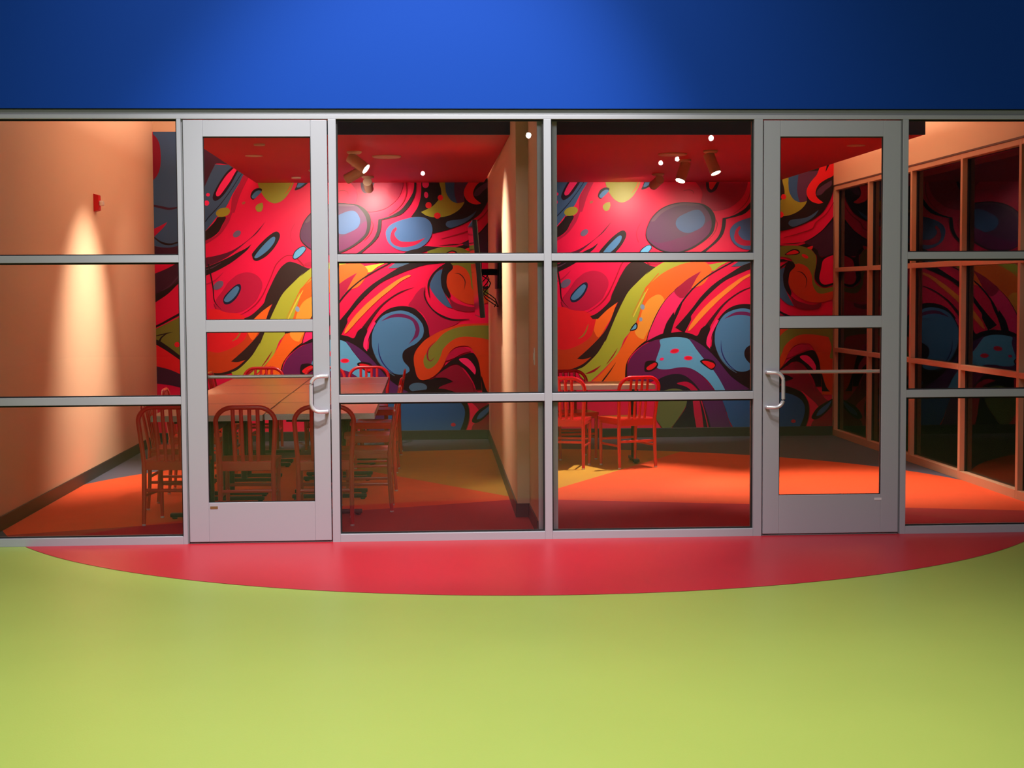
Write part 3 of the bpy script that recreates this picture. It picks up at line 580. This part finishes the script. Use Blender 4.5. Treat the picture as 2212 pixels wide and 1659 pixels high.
# ------------------------------------------------------------------ chairs
def make_chair():
    root = empty('dining_chair')
    seat = MB(); nx, ny = 8, 8; V = []; F = []
    def outl(u): return .185 + .012*u
    for j in range(ny+1):
        v = j/ny; y = -.185 + .40*v
        for i in range(nx+1):
            u = i/nx*2-1; wd = .185 + .018*v; x = u*wd
            if j == ny: y2 = y - .02*u*u*u*u
            else: y2 = y
            z = .452 - .012*(1-u*u)*math.sin(math.pi*min(1, v*1.1))
            V.append((x, y2, z))
    n = len(V); V += [(x, y, .425) for x, y, z in V]
    for j in range(ny):
        for i in range(nx):
            a = j*(nx+1)+i; F.append((a, a+1, a+nx+2, a+nx+1)); F.append((n+a, n+a+nx+1, n+a+nx+2, n+a+1))
    rim = [i for i in range(nx+1)] + [j*(nx+1)+nx for j in range(1, ny+1)] + [ny*(nx+1)+i for i in range(nx-1, -1, -1)] + [j*(nx+1) for j in range(ny-1, 0, -1)]
    for k in range(len(rim)):
        a, b = rim[k], rim[(k+1) % len(rim)]; F.append((a, n+a, n+b, b))
    seat.add(V, F, 0, True); seat.obj('seat', CHR, root)
    sk = MB(); sk.box(-.178, .178, -.192, -.172, .385, .447, b=.004); sk.box(-.185, .185, .178, .196, .395, .432, b=.004)
    sk.box(-.192, -.174, -.18, .185, .395, .432, b=.004); sk.box(.174, .192, -.18, .185, .395, .432, b=.004)
    sk.obj('seat_rail', CHR, root)
    # hooped back: from the seat up, leaning back
    def by(z): t = (z-.43)/.40; return -.185 - .062*max(0, t)**1.15
    def bw(z): return .180 + .022*min(1, max(0, (z-.43)/.30))
    pts = []
    for z in (.40, .45, .52, .60, .68, .72): pts.append((-bw(z), by(z), z))
    for k in range(1, 9):
        t = k/8*math.pi/2; z = .72 + .105*math.sin(t); pts.append((-.202 + .115*(1-math.cos(t)), by(z), z))
    h = len(pts); pts += [(-x, y, z) for x, y, z in pts[::-1]]
    MB().tube(pts, .012, .0165, seg=10).obj('back_hoop', CHR, root)
    for x in (-.084, -.028, .028, .084):
        sp = [(x*.93, by(.43)+.004, .43), (x*.96, by(.55)+.004, .55), (x, by(.70)+.002, .70), (x, by(.82), .822)]
        MB().tube(sp, .006, .0135, seg=8).obj('slat', CHR, root)
    for sx in (-1, 1):
        l = MB().tube([(sx*.180, -.186, .44), (sx*.181, -.186, .30), (sx*.182, -.192, .15), (sx*.184, -.203, .012)], [.015, .015, .014, .013], [.017, .017, .016, .015], seg=10).obj('leg', CHR, root)
        MB().lathe([(.013, 0), (.014, .004), (.013, .013)], 12, sx*.184, -.203, 0).obj('foot_glide', CHROME, l)
        l = MB().tube([(sx*.182, .182, .43), (sx*.180, .184, .30), (sx*.178, .186, .15), (sx*.176, .188, .012)], [.015, .015, .014, .012], [.016, .016, .015, .013], seg=10).obj('leg', CHR, root)
        MB().lathe([(.013, 0), (.014, .004), (.013, .013)], 12, sx*.176, .188, 0).obj('foot_glide', CHROME, l)
        MB().tube([(sx*.181, -.19, .205), (sx*.178, .185, .205)], .008, .011, seg=8, ref=(1, 0, 0)).obj('stretcher', CHR, root)
    MB().tube([(-.18, -.189, .245), (.18, -.189, .245)], .008, .012, seg=8).obj('stretcher', CHR, root)
    MB().tube([(-.176, .186, .245), (.176, .186, .245)], .008, .012, seg=8).obj('stretcher', CHR, root)
    return root
CHAIRS = [
 (-1.735, 1.00, -8, 'red metal chair at the near table end, nearest the tan left wall'),
 (-1.222, .905, 0, 'red metal chair in the lower pane of the first door, back to the hall'),
 (-.695, .885, 2, 'red metal chair partly behind the pull handle of the first door'),
 (-.450, 1.525, 90, 'red metal chair on the right side of the long table, nearest the glass'),
 (-.445, 2.72, 92, 'red metal chair on the right side of the long table, second from the glass'),
 (-.450, 3.98, 88, 'red metal chair on the right side of the long table, third from the glass'),
 (-.440, 5.50, 90, 'red metal chair on the right side of the long table, farthest from the glass'),
 (-1.845, 1.80, -92, 'red metal chair on the left side of the long table, nearest the glass'),
 (-1.85, 2.72, -88, 'red metal chair on the left side of the long table, second from the glass'),
 (-1.85, 3.95, -90, 'red metal chair on the left side of the long table, third from the glass'),
 (-1.85, 5.30, -94, 'red metal chair on the left side of the long table, farthest from the glass'),
 (-1.665, 6.02, 180, 'red metal chair at the far table end, above the push bar of the first door'),
 (-1.03, 6.02, 181, 'red metal chair at the far table end, just right of the first door'),
 (-.578, 6.03, 180, 'red metal chair at the far right table corner, in front of the mural'),
 (1.293, 4.136, -15, 'bright red metal chair beside the dividing wall, cut off by the middle mullion'),
 (1.849, 4.143, 20, 'bright red metal chair turned slightly, whole in the pane left of the second door'),
 (1.42, 4.90, 190, 'red metal chair on the far side of the small table, facing the hall'),
]
proto = make_chair()
tag(proto, CHAIRS[0][3], 'chair', 'red metal chairs around the tables')
proto.location = (CHAIRS[0][0], CHAIRS[0][1], .0025); proto.rotation_euler = (0, 0, R(CHAIRS[0][2]))
for x, y, a, l in CHAIRS[1:]: dup(proto, (x, y, .0025), R(a), l)

# ------------------------------------------------------------------ tables
def make_table(L_, W2, zt=.745):
    root = empty('dining_table')
    bx('tabletop', TTOP, root, -W2/2+.004, W2/2-.004, -L_/2+.004, L_/2-.004, zt-.036, zt, b=.001)
    e = MB()
    for a in ((-W2/2, W2/2, -L_/2, -L_/2+.004), (-W2/2, W2/2, L_/2-.004, L_/2), (-W2/2, -W2/2+.004, -L_/2+.004, L_/2-.004), (W2/2-.004, W2/2, -L_/2+.004, L_/2-.004)):
        e.box(a[0], a[1], a[2], a[3], zt-.040, zt+.001)
    e.obj('edge_band', TEDGE, root)
    for sy in (-1, 1):
        y = sy*(L_/2-.16)
        p = MB().tube([(0, y, .04), (0, y, zt-.05)], .026, seg=14).obj('column', BLK, root)
        f = MB().box(-W2/2+.10, W2/2-.10, y-.028, y+.028, .012, .04, b=.006)
        for gx in (-W2/2+.13, W2/2-.13): f.lathe([(.018, 0), (.02, .012)], 10, gx, y, 0)
        f.obj('foot', BLK, p)
        bx('bracket', BLK, p, -W2/2+.14, W2/2-.14, y-.02, y+.02, zt-.066, zt-.037)
    bx('crossbar', BLK, root, -.015, .015, -L_/2+.16, L_/2-.16, .60, .64)
    return root
TABS = [(-1.527, 1.585, 0, 'near left'), (-.745, 1.665, 0, 'near right'), (-1.530, 2.780, 0, 'second left'), (-.750, 2.86, 0, 'second right'),
        (-1.528, 3.975, 0, 'third left'), (-.748, 4.055, 0, 'third right'), (-1.53, 5.170, 0, 'far left'), (-.750, 5.25, 0, 'far right')]
tp = make_table(1.19, .775)
for i, (x, y, a, n_) in enumerate(TABS):
    l = 'tan topped table with metal edge, %s of the eight pushed together' % n_
    if i == 0: tp.location = (x, y, .0025); tp.rotation_euler = (0, 0, R(a)); tag(tp, l, 'table', 'tables pushed together into one long table')
    else: dup(tp, (x, y, .0025), R(a), l)
t2 = make_table(1.15, .60, .738); t2.location = (1.545, 4.52, .0025); t2.rotation_euler = (0, 0, R(90))
tag(t2, 'small tan topped table behind the two bright red chairs', 'table')

# ------------------------------------------------------------------ spot fixtures
def fixture(x, y, tgt, watts, cone, blend, col, label, group, name='track_spotlight', drop=.075, ln=.19, rad=.047):
    zc = 2.786
    root = empty(name, (x, y, zc)); tag(root, label, 'spotlight', group)
    MB().lathe([(.062, 0), (.062, -.012), (.05, -.022), (.012, -.024)], 20).obj('canopy', FIXM, root)
    MB().tube([(0, 0, -.02), (0, 0, -drop)], .009, seg=8).obj('stem', FIXM, root)
    d = (Vector(tgt) - Vector((x, y, zc-drop-.06))).normalized()
    q = d.to_track_quat('Z', 'Y').to_matrix().to_4x4(); q.translation = Vector((0, 0, -drop)) - Vector((0, 0, .0)) + d*0.0
    hd_ = MB().lathe([(rad*.55, -.055), (rad*.98, -.05), (rad, -.045), (rad, ln-.06), (rad*.93, ln-.058), (rad*.9, ln-.072)], 24).xf(q).obj('lamp_head', FIXM, root)
    MB().lathe([(rad*.86, ln-.071), (rad*.86, ln-.066)], 24).xf(q).obj('lens', LENS, hd_)
    tip = Vector((x, y, zc-drop)) + d*(ln-.045)
    spot_lamp('spot_lamp', tip, tgt, watts, cone, blend, col, .03, root)
    return root
for a in FIXTURES: fixture(*a)
for x, y, tgt, W0, cone, bl, lab in DOWN:
    root = empty('recessed_downlight', (x, y, 2.786)); tag(root, lab, 'downlight', 'recessed downlights above the red panels')
    MB().lathe([(.075, 0), (.075, -.005), (.06, -.007), (.055, -.003)], 24).obj('trim_ring', FIXM, root)
    MB().lathe([(.053, -.0005), (.053, -.002)], 24).obj('lens', LENS, root)
    spot_lamp('downlight_lamp', (x, y, 2.765), tgt, W0, cone, bl, WARM, .05, root)

def disc(x, y, r, label, name='ceiling_speaker', cat='speaker'):
    root = empty(name, (x, y, 2.786)); tag(root, label, cat)
    MB().lathe([(r, 0), (r, -.008), (r*.93, -.014), (r*.9, -.012)], 28).obj('rim', FIXM, root)
    MB().lathe([(r*.89, -.004), (r*.89, -.011)], 28).obj('grille', mat('grille', 'B09080', .7), root)
disc(-.312, 3.68, .125, 'round flush ceiling speaker in the red ceiling of the left room')
disc(2.157, 3.47, .125, 'round flush ceiling speaker in the red ceiling of the right room')
disc(-1.294, 2.57, .045, 'small round ceiling plate in the red ceiling above the first door', 'ceiling_plate', 'plate')
disc(-1.05, 5.2, .05, 'small round ceiling plate deeper in the red ceiling near the mural', 'ceiling_plate', 'plate')
disc(-1.294, 6.15, .05, 'small round ceiling plate in the red ceiling closest to the mural', 'ceiling_plate', 'plate')

# ------------------------------------------------------------------ fire strobe on the left wall
st = empty('fire_strobe', (-2.885, 3.98, 2.405)); tag(st, 'red fire alarm strobe on the tan left wall', 'strobe')
MB().add([(0, -.058, -.078), (0, .058, -.078), (0, .058, .078), (0, -.058, .078), (.042, -.048, -.066), (.042, .048, -.066), (.042, .048, .066), (.042, -.048, .066)],
         [(0, 1, 2, 3), (4, 7, 6, 5), (0, 4, 5, 1), (1, 5, 6, 2), (2, 6, 7, 3), (3, 7, 4, 0)]).obj('housing', STRB, st)
MB().box(.042, .078, -.035, .035, -.026, .016, b=.008).obj('strobe_lens', WHT, st)

# ------------------------------------------------------------------ wall mounted television with arm, edge on
tv = empty('television', (.47, 4.0, 1.80)); tag(tv, 'black television seen edge on, mounted on the dividing wall', 'television')
M = Matrix.Rotation(R(-4.5), 4, 'Y')
MB().box(-.022, .022, -.66, .66, -.42, .42, b=.006).xf(M).obj('cabinet', BLKG, tv)
MB().box(-.0235, -.0215, -.645, .645, -.405, .405).xf(M).obj('screen', mat('dark_screen', '08080C', .08), tv)
ar = MB(); ar.box(.02, .045, -.15, .15, -.16, .16, b=.004); ar.tube([(.04, 0, -.02), (.12, -.10, -.02), (.19, 0, -.02)], .028, seg=8)
ar.box(.185, .200, -.42, .42, -.17, .13, b=.004); ar.obj('mount_arm_shade_plate', BLK, tv)  # plate enlarged, its black also stands in for the television's shadow
cb = MB()
for k in range(3):
    pts = [(.05 + .05*math.sin(i*.9 + k) + .012*i, -.10 + .05*math.cos(i*1.3 + k*2), -.05 - .035*i) for i in range(9)]
    cb.tube(pts, .005, seg=6)
cb.obj('cable', BLK, tv)
# ------------------------------------------------------------------ wall switch on the dividing wall nib
sw = empty('wall_switch', (.738, .42, 1.17)); tag(sw, 'white light switch plate on the narrow end of the dividing wall', 'switch')
MB().box(-.006, 0, -.036, .036, -.058, .058, b=.002).obj('plate', WHT, sw); MB().box(-.011, -.006, -.012, .012, -.024, .024, b=.002).obj('rocker', WHT, sw)

# ------------------------------------------------------------------ hall globes, seen as points of light in the panes
for i, (x, y, z) in enumerate(GLOBES):
    g = empty('pendant_globe', (x, y, z)); tag(g, 'small lit globe pendant hanging in the hall behind the viewer', 'lamp', 'hall pendant globes')
    MB().lathe([(.006, -.05), (.035, -.036), (.05, 0), (.035, .036), (.012, .05)], 16).obj('globe', GLOBE, g)
    MB().tube([(0, 0, .05), (0, 0, 1.2)], .006, seg=6).obj('stem', BLK, g)
